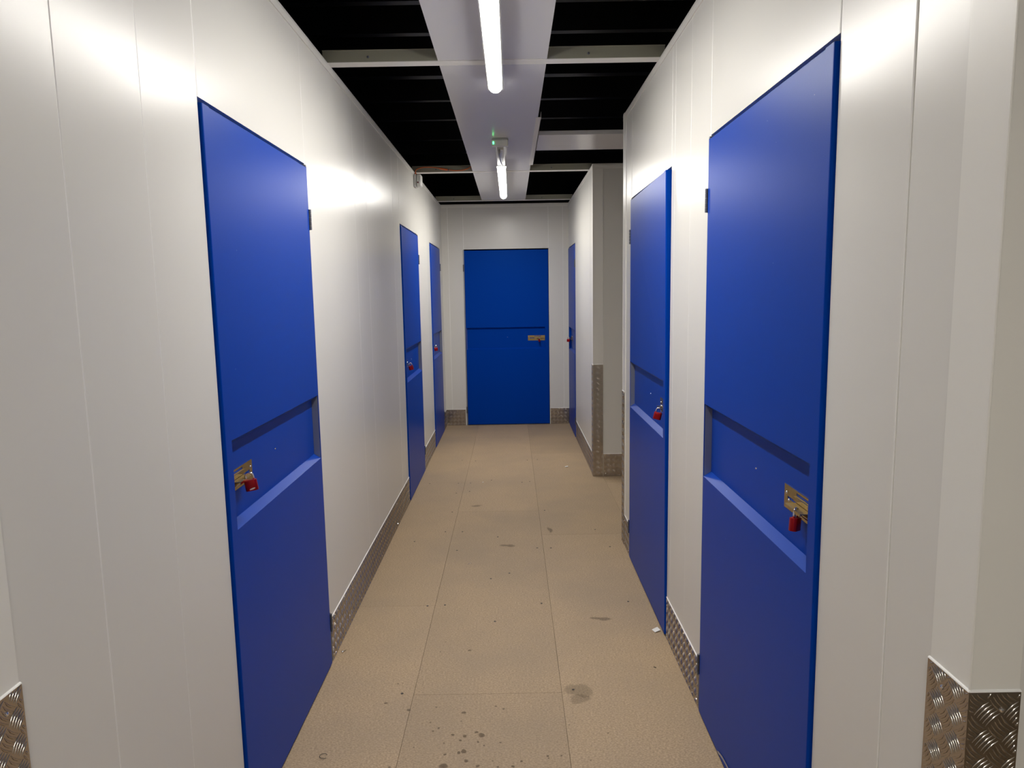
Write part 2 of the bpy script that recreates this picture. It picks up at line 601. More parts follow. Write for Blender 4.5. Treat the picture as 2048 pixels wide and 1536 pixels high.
wall_right = root('wall_right', (XR, 2.7, 0), 'white panelled partition with two blue doors on the right', 'wall', kind='structure')
run(T_right, [CR, 1.262, R1[0]], wall_right)
panel(T_right, R1[0], R1[1], HEAD, ZT - 0.004, wall_right, 'header_panel', 0.0)
run(T_right, [R1[1], 2.783, 3.045, R2[0]], wall_right)
panel(T_right, R2[0], R2[1], HEAD, ZT - 0.004, wall_right, 'header_panel', 0.0)
run(T_right, [R2[1], S1], wall_right)
cap(T_right, CR, S1, wall_right)
core(T_right, CR + 0.06, R1[0] - 0.02, wall_right); core(T_right, R1[1] + 0.02, R2[0] - 0.02, wall_right)
corner_trim(T_right, CR - 0.0031, 1.114, wall_right)
corner_trim(T_right, S1 - 0.10, S1 + 0.0031, wall_right, 1)

wall_right_far = root('wall_right_far', (XR, 7.2, 0), 'white panelled partition on the right beyond the side corridor opening', 'wall', kind='structure')
run(T_right, [S2, 6.33, 6.62, 6.93, 7.24, R3[1]], wall_right_far)
panel(T_right, R3[1], R3[0], HEAD, ZT - 0.004, wall_right_far, 'header_panel', 0.0)
run(T_right, [R3[0], YF - 0.003], wall_right_far)
cap(T_right, S2, YF - 0.003, wall_right_far)
core(T_right, S2 + 0.06, R3[1] - 0.02, wall_right_far)
corner_trim(T_right, S2 - 0.0031, S2 + 0.083, wall_right_far)

wall_far = root('wall_far', (-0.06, YF, 0), 'white panelled end wall around the blue end door', 'wall', kind='structure')
run(T_far, [XL - 0.05, -0.738, FD[1]], wall_far)
panel(T_far, FD[1], FD[0], HEAD, ZT - 0.004, wall_far, 'header_panel', 0.0)
run(T_far, [FD[0], 0.628, XR + 0.05], wall_far)
cap(T_far, XL - 0.05, XR + 0.05, wall_far)
core(T_far, XL - 0.05, FD[1] - 0.02, wall_far); core(T_far, FD[0] + 0.02, XR + 0.05, wall_far)

wall_side_far = root('wall_side_far', (1.9, S2, 0), 'shaded white panelled wall of the side corridor facing the camera', 'wall', kind='structure')
run(T_side_far, [XR + 0.0405, 0.780] + even(0.780, XE)[1:], wall_side_far)
cap(T_side_far, XR - 0.0045, XE, wall_side_far)
core(T_side_far, XR + 0.06, XE, wall_side_far)
corner_trim(T_side_far, XR - 0.0025, 0.780, wall_side_far)

wall_side_near = root('wall_side_near', (1.9, S1, 0), 'white panelled wall of the side corridor backing the right-hand units', 'wall', kind='structure')
run(T_side_near, [XR + 0.0405, 0.780] + even(0.780, XE)[1:], wall_side_near)
cap(T_side_near, XR - 0.0045, XE, wall_side_near)
corner_trim(T_side_near, XR - 0.0025, 0.780, wall_side_near)
wall_side_end = root('wall_side_end', (XE, 5.2, 0), 'white panelled wall closing the side corridor', 'wall', kind='structure')
run(T_end_r, even(S1, S2), wall_side_end)
cap(T_end_r, S1, S2, wall_side_end)

# crossing corridor beside and behind the camera
wall_near_right = root('wall_near_right', (1.9, CR, 0), 'white panelled wall of the crossing corridor turning off at the near right corner', 'wall', kind='structure')
run(T_cross_r, [XR + 0.0405, 0.795] + even(0.795, XE)[1:], wall_near_right)
cap(T_cross_r, XR - 0.0045, XE, wall_near_right)
corner_trim(T_cross_r, XR - 0.0025, 0.772, wall_near_right)
wall_near_left = root('wall_near_left', (-1.9, CL, 0), 'white panelled wall of the crossing corridor turning off at the near left corner', 'wall', kind='structure')
run(T_cross_l, even(-XE, XL - 0.0405), wall_near_left)
cap(T_cross_l, -XE, XL + 0.0045, wall_near_left)
corner_trim(T_cross_l, XL - 0.075, XL + 0.0025, wall_near_left, 1)
wall_back = root('wall_back', (0, YB, 0), 'white panelled walls of the corridor behind the camera', 'wall', kind='structure')
run(T_left, even(YB, CROSS0), wall_back); cap(T_left, YB, CROSS0, wall_back)
run(T_right, even(YB, CROSS0), wall_back); cap(T_right, YB, CROSS0, wall_back)
run(T_back, even(XL, XR), wall_back); cap(T_back, XL, XR, wall_back)
run(T_cross_back, even(-XE, XL - 0.0405), wall_back); cap(T_cross_back, -XE, XL, wall_back)
run(T_cross_back, even(XR + 0.0405, XE), wall_back); cap(T_cross_back, XR, XE, wall_back)
wall_cross_end = root('wall_cross_end', (0, 0.2, 0), 'white panelled walls closing the crossing corridor', 'wall', kind='structure')
run(T_end_r, even(CROSS0, CR), wall_cross_end)
run(T_end_l, even(CROSS0, CL), wall_cross_end)


# ------------------------------------------------------------------ checker plate skirtings and corner guards
ROUND = [(-1, 0), (-0.75, 0.68), (0, 1), (0.75, 0.68), (1, 0)]


def tread(mb, s0, s1, z0, z1, n, a=0.046, os=0.0, oz=0.0):
    """raised five-bar pattern on the rectangle s0..s1, z0..z1"""
    L, gap, w, h = 0.030, 0.0066, 0.0016, 0.0017
    k0, k1 = int((s0 - os) / a) - 2, int((s1 - os) / a) + 2
    j0, j1 = int((z0 - oz) / a) - 2, int((z1 - oz) / a) + 2
    r2 = math.sqrt(0.5)
    m = 0.0012
    for kind in (0, 1):
        d = (r2, r2) if kind == 0 else (-r2, r2)
        p = (-d[1], d[0])
        for k in range(k0, k1 + 1):
            for j in range(j0, j1 + 1):
                cs, cz = os + a * (k + 0.5 * kind), oz + a * (j + 0.5 * kind)
                if not (s0 - 0.03 < cs < s1 + 0.03 and z0 - 0.03 < cz < z1 + 0.03):
                    continue
                for q in range(-2, 3):
                    pts = []
                    for t in range(13):
                        u = t / 12 - 0.5
                        bow = 0.0024 * (1 - 4 * u * u)
                        x = cs + d[0] * L * u + p[0] * (gap * q + bow)
                        z = cz + d[1] * L * u + p[1] * (gap * q + bow)
                        if s0 + m < x < s1 - m and z0 + m < z < z1 - m:
                            pts.append((x, z, u))
                    if len(pts) < 4:
                        continue
                    idx = [0, len(pts) // 3, 2 * len(pts) // 3, len(pts) - 1]
                    rows = []
                    for ii, kk in enumerate(idx):
                        x, z, u = pts[kk]
                        ww = w if ii in (1, 2) else w * 0.35
                        hh = h if ii in (1, 2) else h * 0.25
                        rows.append([mb.pt((x + p[0] * ww * cw, n + hh * ch, z + p[1] * ww * cw)) for cw, ch in ROUND])
                    for A, B in zip(rows, rows[1:]):
                        for e in range(4):
                            mb.face((A[e], A[e + 1], B[e + 1], B[e]))


SK = 0.198


def kick_plate(T, s0, s1, parent, h=SK, screws=True):
    b = MB(T)
    b.box(s0, s1, 0.0006, 0.0030, 0.001, h)
    k = b.build('kick_plate', M_TREAD, parent)
    t = MB(T)
    tread(t, s0, s1, 0.001, h, 0.0030)
    stuff(t.build('tread_bars', M_TREAD, k, smooth=True))
    e = MB(T)
    e.prism([(0.0004, h - 0.0005), (0.0040, h - 0.0005), (0.0034, h + 0.0015), (0.0004, h + 0.003)], s0, s1, 's')
    e.build('sealant_bead', M_SEAL_GLINT, k)
    if screws:
        for s in [s0 + 0.02, s1 - 0.02] + [x for x in even(s0, s1, 0.6)[1:-1]]:
            for z in (0.025, h - 0.03):
                q = MB(T)
                q.dome(T_inv_guard((s, 0.0030, z)), (0, 1, 0), 0.0045, 0.003, 8)
                q.build('screw', M_CHROME, k)
    return k


def T_inv_guard(p): return p


baseboard_left = root('baseboard_left', (XL, 4.5, 0), 'aluminium checker plate skirting along the foot of the left wall', 'skirting', kind='structure')
for a, b in ((1.084, D1[0] - 0.003), (2.932, D2[0] - 0.006), (6.322, D3[0] - 0.006), (8.212, YF - 0.004)):
    kick_plate(T_left, a, b, baseboard_left)
baseboard_right = root('baseboard_right', (XR, 2.8, 0), 'aluminium checker plate skirting along the foot of the right wall', 'skirting', kind='structure')
for a, b in ((1.118, R1[0] - 0.003), (2.536, R2[0] - 0.006), (4.128, S1 - 0.082)):
    kick_plate(T_right, a, b, baseboard_right)
baseboard_right_far = root('baseboard_right_far', (XR, 6.9, 0), 'aluminium checker plate skirting on the right beyond the side corridor', 'skirting', kind='structure')
kick_plate(T_right, S2 + 0.086, R3[1] - 0.022, baseboard_right_far)
baseboard_far = root('baseboard_far', (-0.06, YF, 0), 'two short checker plate skirtings either side of the end door', 'skirting', kind='structure')
kick_plate(T_far, XL + 0.005, FD[1] - 0.022, baseboard_far)
kick_plate(T_far, FD[0] + 0.006, XR - 0.005, baseboard_far)
baseboard_side = root('baseboard_side', (1.9, S2, 0), 'checker plate skirting along the shaded wall of the side corridor', 'skirting', kind='structure')
kick_plate(T_side_far, 0.783, XE - 0.005, baseboard_side)
baseboard_cross = root('baseboard_cross', (0, CR, 0), 'checker plate skirtings along the crossing corridor beside the camera', 'skirting', kind='structure')
kick_plate(T_cross_r, 0.776, 1.6, baseboard_cross)
kick_plate(T_cross_l, -1.6, XL - 0.080, baseboard_cross)


def corner_guard(Ta, a0, a1, Tb, b0, b1, loc, label, h=0.982, sa=(0, 0), sb=(0, 0)):
    """folded checker plate angle round a wall corner: one leg on each wall"""
    g = root('corner_guard', loc, label, 'corner guard', 'checker plate corner guards')
    for T, s0, s1, of in ((Ta, a0, a1, sa), (Tb, b0, b1, sb)):
        b = MB(T)
        b.box(s0, s1, 0.0030, 0.0055, 0.001, h)
        k = b.build('guard_leg', M_TREAD, g)
        t = MB(T)
        tread(t, s0, s1, 0.001, h, 0.0055, os=of[0], oz=of[1])
        stuff(t.build('tread_bars', M_TREAD, k, smooth=True))
        e = MB(T)
        e.prism([(0.0028, h - 0.0005), (0.0064, h - 0.0005), (0.0056, h + 0.0012), (0.0028, h + 0.0025)], s0, s1, 's')
        e.build('sealant_bead', M_SEAL_GLINT, k)
        for z in (h - 0.03, h * 0.5, 0.03):
            q = MB(T)
            q.dome(((s0 + s1) / 2 + 0.012, 0.0055, z), (0, 1, 0), 0.0042, 0.0028, 10)
            smooth_sharp(q.build('screw', M_CHROME, k))
    return g


corner_guard(T_right, CR - 0.0058, 1.116, T_cross_r, XR - 0.0052, 0.772, (XR, CR, 0),
             'tall checker plate angle wrapping the near corner of the right wall', sa=(1.086, 0.925), sb=(0.722, 0.945))
corner_guard(T_left, CL - 0.0058, 1.081, T_cross_l, XL - 0.076, XL + 0.0052, (XL, CL, 0),
             'checker plate angle cut by the lower left edge of the view', sa=(1.065, 0.93))
corner_guard(T_right, S2 - 0.0058, S2 + 0.084, T_side_far, XR - 0.0052, 0.780, (XR, S2, 0),
             'tall checker plate angle on the far corner of the side corridor opening', sb=(0.735, 0.95))
corner_guard(T_right, S1 - 0.080, S1 + 0.0058, T_side_near, XR - 0.0052, 0.780, (XR, S1, 0),
             'checker plate angle seen edge-on beyond the second right-hand door')


# ------------------------------------------------------------------ blue storage doors
def make_door(idx, T, lock, hinge, label, warp=0.0):
    """leaf with a recessed lock rail; u runs from the lock edge (0) to the hinge edge (W)"""
    sg = 1.0 if hinge > lock else -1.0
    W = abs(hinge - lock)
    base = T((lock + hinge) / 2, 0, 0)
    d = root('door_%d' % idx, base, label, 'door', kind='structure')

    # a slightly sprung leaf stands proud at its top lock corner
    def D(u, n, z): return T(lock + sg * u, n + warp * max(0.0, 1 - u / W) * (z / 2.11) ** 3, z)
    f, bk, rec = 0.008, -0.034, -0.019
    z0, z1, ra, rb = 0.011, 2.114, 0.929, 1.195
    u0, u1 = 0.005, W - 0.006
    m0, m1 = 0.050, W - 0.014
    b = MB(D)
    r = 0.0055
    arc = [(u0 + r - r * math.cos(a), f - r + r * math.sin(a)) for a in [math.pi / 2 * q / 4 for q in range(5)]]
    b.prism([(u0, bk)] + arc + [(m0, f), (m0, bk)], z0, z1, 'z')                     # lock stile
    r = 0.002
    arc = [(u1 - r + r * math.sin(a), f - r + r * math.cos(a)) for a in [math.pi / 2 * q / 2 for q in range(3)]]
    b.prism([(m1, bk), (m1, f)] + arc + [(u1, bk)], z0, z1, 'z')                     # hinge stile
    c = 0.003
    b.prism([(bk, rb - 0.02), (rec, rb - 0.020), (f, rb), (f, z1 - c), (f - c, z1), (bk, z1)], m0, m1, 's')
    b.prism([(bk, z0), (f, z0), (f, ra), (rec, ra + 0.018), (bk, ra + 0.018)], m0, m1, 's')
    leaf = b.build('leaf', M_BLUE, d)
    b = MB(D)
    b.box(m0, m1, bk, rec, ra + 0.016, rb - 0.018)
    b.build('lock_rail', M_BLUE, d)
    b = MB(D)
    b.prism([(rec, ra + 0.0185), (f - 0.002, ra + 0.002), (f - 0.002, rb - 0.002), (rec, rb - 0.0205)], m1 - 0.0025, m1 - 0.0002, 's')
    o = b.build('recess_end_plate', M_STEEL, d)
    o['label'] = 'grey steel end plate of the recess'
    # steel jamb at the hinge side, threshold strip under the leaf
    b = MB(D)
    b.box(W - 0.003, W + 0.010, -0.04, 0.0035, 0.004, HEAD - 0.004)
    b.build('jamb', M_STEEL, d)
    b = MB(D)
    b.box(0.0, W, bk, -0.006, 0.0005, 0.006)
    b.build('threshold', M_DARKSTEEL, d)
    for za, zb in ((0.152, 0.232), (1.868, 1.950)):
        b = MB(D)
        n = 5
        for q in range(n):
            h0 = za + (zb - za) * q / n + 0.0006
            h1 = za + (zb - za) * (q + 1) / n - 0.0006
            b.tube([(W + 0.004, 0.0095, h0), (W + 0.004, 0.0095, h1)], 0.0055, 10)
        b.box(W + 0.004, W + 0.0125, 0.0037, 0.0056, za, zb)
        h = b.build('hinge', M_DARKSTEEL, d)
        smooth_sharp(h)
    b = MB(D)
    b.dome((W / 2, rec, 1.075), (0, 1, 0), 0.0036, 0.0025, 10)
    smooth_sharp(b.build('rivet', M_CHROME, d))
    # brass slide latch
    p0, p1, pz0, pz1, n0, n1 = 0.052, 0.258, 1.029, 1.092, rec, rec + 0.0016
    b = MB(D)
    b.box(p0, p1, n0, n1, pz0, 1.057)
    b.box(p0, 0.178, n0, n1, 1.057, 1.064)
    b.box(0.236, p1, n0, n1, 1.057, 1.064)
    b.box(p0, p1, n0, n1, 1.064, 1.079)
    b.box(p0, 0.100, n0, n1, 1.079, 1.0865)
    b.box(0.180, p1, n0, n1, 1.079, 1.0865)
    b.box(p0, p1, n0, n1, 1.0865, pz1)
    plate = b.build('latch_plate', M_BRASS, d)
    b = MB(D)
    b.box(p0 - 0.001, 0.186, n1, n1 + 0.005, 1.0655, 1.0775)
    b.tube([(p0 + 0.004, n1 + 0.007, 1.0485), (0.150, n1 + 0.007, 1.0485)], 0.0055, 10)
    smooth_sharp(b.build('slide_bolt', M_BRASS, plate))
    b = MB(D)
    # hasp: lip standing out of the plate, with a hole for the shackle
    lz, lo = 1.0625, 0.016
    a0, a1, hs = 0.076, 0.172, 0.122
    b.box(a0, hs - 0.006, n1, lo, lz, lz + 0.002)
    b.box(hs + 0.006, a1, n1, lo, lz, lz + 0.002)
    b.box(hs - 0.006, hs + 0.006, n1, 0.000, lz, lz + 0.002)
    b.box(hs - 0.006, hs + 0.006, 0.0115, lo, lz, lz + 0.002)
    b.box(a0, a1, lo - 0.0015, lo, lz - 0.005, lz)
    b.build('hasp', M_BRASS, plate)
    for u, z in ((p1 - 0.016, 1.0715), (p0 + 0.030, 1.0835), (0.226, 1.0545)):
        b = MB(D)
        b.dome((u, n1, z), (0, 1, 0), 0.0042, 0.003, 10)
        smooth_sharp(b.build('rivet', M_CHROME, plate))
    return D


MARK_SIDE = -1
# padlock prototype: width along x, hangs down -z, shackle top near z = 0
def padlock_parts():
    b = MB()
    hw, hd = 0.0185, 0.0095
    c = 0.005
    prof = [(-hw + c, -hd), (hw - c, -hd), (hw, -hd * 0.35), (hw, hd * 0.35), (hw - c, hd), (-hw + c, hd), (-hw, hd * 0.35), (-hw, -hd * 0.35)]
    b.prism(prof, -0.058, -0.0255, 'z')
    body = b.build('body', M_RED, None, bevel=0.0011, seg=2)
    smooth_sharp(body, 0.5)
    b = MB()
    R_, r = 0.0115, 0.0029
    path = [(-R_, 0, -0.0265), (-R_, 0, -0.018)] + [(-R_ * math.cos(t), 0, -0.0142 + R_ * math.sin(t)) for t in [math.pi * q / 12 for q in range(13)]] + [(R_, 0, -0.018), (R_, 0, -0.0265)]
    b.tube(path, r, 10)
    sh = b.build('shackle', M_CHROME, None, smooth=True)
    b = MB()
    for sy in (MARK_SIDE,):
        i = [b.pt((0.004 + 0.009 * math.cos(t), sy * (hd + 0.0002), -0.0515 + 0.0022 * math.sin(t) + 0.0018 * math.cos(t))) for t in [2 * math.pi * q / 12 for q in range(12)]]
        b.face(i if sy > 0 else i[::-1])
    mk = b.build('printed_mark', M_MARK, None, recalc=False)
    mk['label'] = 'small pale printed oval on the red body'
    return body, sh, mk


_protos = padlock_parts()
_used = [False]


def padlock(T, lock, hinge, label, tilt, yaw, dn=0.0, dz=0.0, mark=False):
    sg = 1.0 if hinge > lock else -1.0
    s = lock + sg * 0.122
    p = T(s, 0.0175 + dn, 1.0745 + dz)
    q = Vector(T(s, 1.0175 + dn, 1.0745 + dz)) - Vector(p)           # outward direction
    e = root('padlock', p, label, 'padlock', 'red padlocks on the doors')
    if '_lift' and 'base' in e:
        del e['base']
    ang = math.atan2(q.y, q.x)
    e.rotation_euler = (Matrix.Rotation(ang + yaw, 4, 'Z') @ Matrix.Rotation(tilt, 4, 'Y')).to_euler()
    for o in (_protos if mark else _protos[:2]):
        c = o if not _used[0] else o.copy()
        if _used[0]:
            COL.objects.link(c)
        c.parent = e
    _used[0] = True
    return e


DOORS = [
    (1, T_left, D1, 'large blue steel door, first along the left wall'),
    (2, T_left, D2, 'narrow-looking blue door, second along the left wall under the sounder'),
    (3, T_left, D3, 'blue door at the far end of the left wall beside the corner'),
    (4, T_far, FD, 'blue door closing the end of the corridor, seen face-on'),
    (5, T_right, R3, 'thin sliver of blue door on the right wall beside the end wall'),
    (6, T_right, R2, 'blue door, second along the right wall before the opening'),
    (7, T_right, R1, 'largest blue steel door, first along the right wall'),
]
for i, T, (a, b), lab in DOORS:
    make_door(i, T, a, b, lab, 0.016 if i == 6 else 0.0)
padlock(T_left, *D1, 'red padlock on the first left-hand blue door, face towards the camera', -0.16, 0.10, 0.004, 0.010, True)
padlock(T_left, *D2, 'small red padlock on the second left-hand blue door', -0.22, 0.45, 0.002, 0.004)
padlock(T_left, *D3, 'tiny red padlock on the far left door beside the end wall', -0.12, 0.2)
padlock(T_far, *FD, 'dark red padlock hanging edge-on from the brass latch of the end door', 0.05, 0.05)
padlock(T_right, *R3, 'dark red padlock poking out beside the end wall on the right', -0.1, -0.2)
padlock(T_right, *R2, 'red padlock tilted on the second right-hand blue door', -0.24, -0.20, -0.002, -0.010)
padlock(T_right, *R1, 'red padlock hanging turned sideways on the nearest right-hand blue door', -0.14, 0.80, -0.012, -0.006)

# peeling protective film at the foot of the nearest right door
b = MB(T_right)
fa = [(2.262, 0.015), (2.24, 0.027), (2.20, 0.038), (2.15, 0.043), (2.08, 0.044), (2.00, 0.045)]
fi = [(2.250, 0.012), (2.235, 0.018), (2.20, 0.026), (2.15, 0.031), (2.08, 0.032), (2.00, 0.033)]
A = [b.pt((s, 0.0088 + 0.0012, z)) for s, z in fa]
B = [b.pt((s, 0.0086, z)) for s, z in fi]
for q in range(len(A) - 1):
    b.face((A[q], A[q + 1], B[q + 1], B[q]))
b.build('peeling_film', M_FILM, bpy.data.objects['door_7'])


# ------------------------------------------------------------------ ceiling: dark roof, purlins, beams, light strip
ceiling = root('ceiling', (0, 2.3, 3.3), 'black profiled metal roof deck with purlins above the partitions', 'ceiling', kind='structure')
b = MB()
x = -4.2
prof = []
while x < 4.4:
    prof += [(x, 3.52), (x + 0.10, 3.52), (x + 0.125, 3.555), (x + 0.175, 3.555)]
    x += 0.20
up = [(p, q + 0.004) for p, q in prof[::-1]]
i0 = [b.pt((p, YB - 1, q)) for p, q in prof]
i1 = [b.pt((p, YF + 2, q)) for p, q in prof]
for q in range(len(prof) - 1):
    b.face((i0[q], i0[q + 1], i1[q + 1], i1[q]))
b.build('roof_sheet', M_ROOF, ceiling, recalc=False)
for y in (-3.2, -2.2, -1.2, -0.2, 0.8, 1.8, 2.9, 3.55, 4.1, 4.58, 5.44, 6.1, 6.75, 7.6, 8.3, 9.2):
    b = MB()
    w = 0.055 if y not in (5.44,) else 0.08
    b.prism([(y, 3.52), (y, 3.20), (y + w, 3.20), (y + w, 3.212), (y + w - 0.002, 3.212), (y + w - 0.002, 3.202), (y + 0.002, 3.202), (y + 0.002, 3.52)], -4.2, 4.2, 's')
    b.build('purlin', M_ROOF, ceiling)
for xa in (-4.25, 4.2):
    b = MB(); b.box(xa, xa + 0.05, YB - 1, YF + 2, 0, 3.6); b.build('outer_sheet', M_ROOF, ceiling)
for ya in (YB - 1.05, YF + 2.0):
    b = MB(); b.box(-4.2, 4.2, ya, ya + 0.05, 0, 3.6); b.build('outer_sheet', M_ROOF, ceiling)

BEAMS = [(-2.5, 'pale steel ceiling beam behind the camera'), (0.45, 'pale steel ceiling beam above the crossing corridor'),
         (3.358, 'pale steel ceiling beam nearest the camera, over the first lit tube'),
         (6.280, 'pale steel ceiling beam carrying the orange cable'), (8.195, 'pale steel ceiling beam by the end wall')]
for y, lab in BEAMS:
    bm_ = root('ceiling_beam', (-0.06, y, ZT), lab, 'beam', 'ceiling beams', 'structure')
    xa, xb = (XL - 0.02, XR + 0.02) if y not in (0.45,) else (XL - 0.02, XR + 0.02)
    b = MB()
    b.box(xa, xb, y, y + 0.003, ZT - 0.003, ZT + 0.047)
    b.build('web', M_BEAM, bm_)
    b = MB()
    b.box(xa, xb, y - 0.001, y + 0.062, ZT - 0.004, ZT - 0.0015)
    b.build('flange', M_TRIM, bm_)
    b = MB()
    b.box(xa, xb, y - 0.006, y + 0.02, ZT + 0.047, ZT + 0.050)
    b.build('top_lip', M_BEAM, bm_)
    for xs in (-0.63, 0.37):
        b = MB()
        b.dome((xs, y, ZT + 0.020), (0, -1, 0), 0.006, 0.004, 8)
        b.build('bolt', M_DARKSTEEL, bm_)

strip = root('ceiling_strip', (-0.066, 2.3, ZT), 'long white ceiling strip of flat panels carrying the tube lights', 'ceiling panel', kind='structure')
SX0, SX1 = -0.314, 0.182
ed = [YB, -2.497, 0.453, 3.361, 6.283, 8.175]
for a, c in zip(ed, ed[1:]):
    b = MB()
    b.box(SX0, SX1, a + 0.001, c - 0.001, ZT - 0.001, ZT + 0.026)
    b.build('panel', M_STRIP, strip, bevel=0.001, seg=1)
b = MB()
b.box(SX1 - 0.012, SX1 + 0.020, 4.425, 6.010, ZT - 0.004, ZT - 0.0012)
b.box(SX1 + 0.017, SX1 + 0.020, 4.425, 6.010, ZT - 0.004, ZT + 0.030)
b.build('edge_angle', M_TRIM, strip)
side_strip = root('ceiling_strip_side', (1.7, 5.2, ZT), 'white ceiling strip crossing into the side corridor on the right', 'ceiling panel', kind='structure')
b = MB()
b.box(SX1 + 0.022, XE, 4.918, 5.432, ZT - 0.001, ZT + 0.027)
b.build('panel', M_STRIP, side_strip, bevel=0.001, seg=1)
b = MB()
rnd = random.Random(5)
pth = [(0.305 + 0.006 * q, 5.28 + rnd.uniform(-0.012, 0.012), ZT - 0.0012) for q in range(26)]
for p, q in zip(pth, pth[1:]):
    b.face([b.pt(v) for v in (p, q, (q[0], q[1] + 0.004, q[2]), (p[0], p[1] + 0.004, p[2]))])
b.build('pencil_mark', M_PENCIL, side_strip, recalc=False)


# ------------------------------------------------------------------ tube lights
def tube_light(y_box, label):
    """bracket box, clear gear section, then the lit section running away from the camera"""
    X, Z, r = -0.058, 2.598, 0.036
    ya, yb, yc = y_box + 0.05, y_box + 0.78, y_box + 2.41
    t = root('tube_light', (X, y_box + 1.2, ZT - 0.002), label, 'light', 'tube lights under the ceiling strip')
    # bracket box
    b = MB()
    b.box(X - 0.056, X + 0.056, y_box, y_box + 0.045, ZT - 0.052, ZT - 0.004)
    box = b.build('end_box', M_WHITEPL, t, bevel=0.003, seg=2)
    b = MB()
    b.box(X - 0.056, X + 0.056, y_box - 0.001, y_box + 0.045, ZT - 0.0125, ZT - 0.0095)
    b.build('shadow_gap', M_DARKSTEEL, box)
    b = MB()
    b.box(X - 0.058, X + 0.058, y_box + 0.03, y_box + 0.12, ZT - 0.009, ZT - 0.003)
    b.build('mounting_plate', M_WHITEPL, t)
    b = MB()
    b.box(X - 0.048, X - 0.041, y_box - 0.003, y_box + 0.001, ZT - 0.040, ZT - 0.024)
    b.build('indicator', M_GREEN, box)
    # clear gear section
    def ring(mb, y, rr, a0, a1, k):
        return [mb.pt((X + rr * math.sin(a0 + (a1 - a0) * q / k), y, Z - rr * math.cos(a0 + (a1 - a0) * q / k))) for q in range(k + 1)]
    b = MB()
    A = ring(b, ya, r, 0, 2 * math.pi, 24)
    B = ring(b, yb, r, 0, 2 * math.pi, 24)
    for q in range(24):
        b.face((A[q], A[q + 1], B[q + 1], B[q]))
    b.build('clear_tube', M_CLEAR, t, smooth=True, recalc=False)
    b = MB()
    b.box(X - 0.030, X + 0.030, ya, yb, Z + 0.010, Z + 0.014)
    b.build('gear_tray', M_WHITEPL, t)
    b = MB()
    b.box(X - 0.022, X + 0.022, ya + 0.02, yb - 0.42, Z - 0.010, Z + 0.010)
    b.build('driver', M_WHITEPL, t, bevel=0.003)
    b = MB()
    b.tube([(X - 0.006, y_box + 0.03, Z - 0.018), (X - 0.008, ya + 0.15, Z - 0.020), (X - 0.004, ya + 0.35, Z - 0.014), (X + 0.004, ya + 0.55, Z - 0.010), (X + 0.012, yb - 0.02, Z - 0.002)], 0.006, 8)
    b.build('lead', M_GREYPL, t, smooth=True)
    # lit section: opaque tray on top, glowing diffuser below
    b = MB()
    yt = yc + 0.045
    b.box(X - 0.039, X + 0.039, yb, yt, Z + 0.002, Z + 0.0045)
    for sx in (-1, 1):          # side lips of the tray, down to the edge of the diffuser
        q = [(X + sx * 0.039, Z + 0.003), (X + sx * 0.0395, Z - 0.004), (X + sx * 0.0345, Z - 0.0145), (X + sx * 0.0330, Z - 0.0145), (X + sx * 0.0370, Z - 0.003), (X + sx * 0.0370, Z + 0.003)]
        i0 = [b.pt((px, yb, pz)) for px, pz in q]; i1 = [b.pt((px, yt, pz)) for px, pz in q]
        for j in range(len(q)):
            b.face((i0[j], i0[(j + 1) % 6], i1[(j + 1) % 6], i1[j]))
        b.face(i0); b.face(i1[::-1])
    A = ring(b, yb, 0.030, math.pi * 0.56, math.pi * 1.44, 8)
    B = ring(b, yc, 0.030, math.pi * 0.56, math.pi * 1.44, 8)
    for q in range(8):
        b.face((A[q], A[q + 1], B[q + 1], B[q]))
    b.face(A); b.face(B)
    b.build('top_tray', M_WHITEPL, t, recalc=False)
    b = MB()
    k = 20
    A = ring(b, yb, r, -1.15, 1.15, k)
    B = ring(b, yc, r, -1.15, 1.15, k)
    for q in range(k):
        b.face((A[q], B[q], B[q + 1], A[q + 1]))
    b.build('diffuser', M_LIT, t, smooth=True, recalc=False)
    b = MB()
    prev = ring(b, yc, r, -1.15, 1.15, k)
    for q in range(1, 5):
        a = math.pi / 2 * q / 4
        cur = ring(b, yc + 0.045 * math.sin(a), r * max(0.05, math.cos(a)), -1.15, 1.15, k)
        for j in range(k):
            b.face((prev[j], cur[j], cur[j + 1], prev[j + 1]))
        prev = cur
    b.build('end_cap', M_LITCAP, t, smooth=True, recalc=False)
    b = MB()
    A = ring(b, yb, r, -1.55, 1.55, k)
    B = ring(b, yb + 0.004, r, -1.55, 1.55, k)
    b.face(A)
    for q in range(k):
        b.face((A[q], A[q + 1], B[q + 1], B[q]))
    b.build('near_end_disc', M_LITCAP, t, recalc=False)
    for y in (yb + 0.25, yc - 0.25):
        b = MB()
        b.box(X - 0.012, X + 0.012, y, y + 0.03, Z + 0.0275, ZT - 0.0025)
        b.build('bracket', M_STEEL, t)
    return t


tube_light(1.145, 'nearest lit tube light, cut by the top edge of the view')
tube_light(4.985, 'farther tube light with a clear gear end and green indicator')
tube_light(-2.45, 'lit tube light behind the camera')


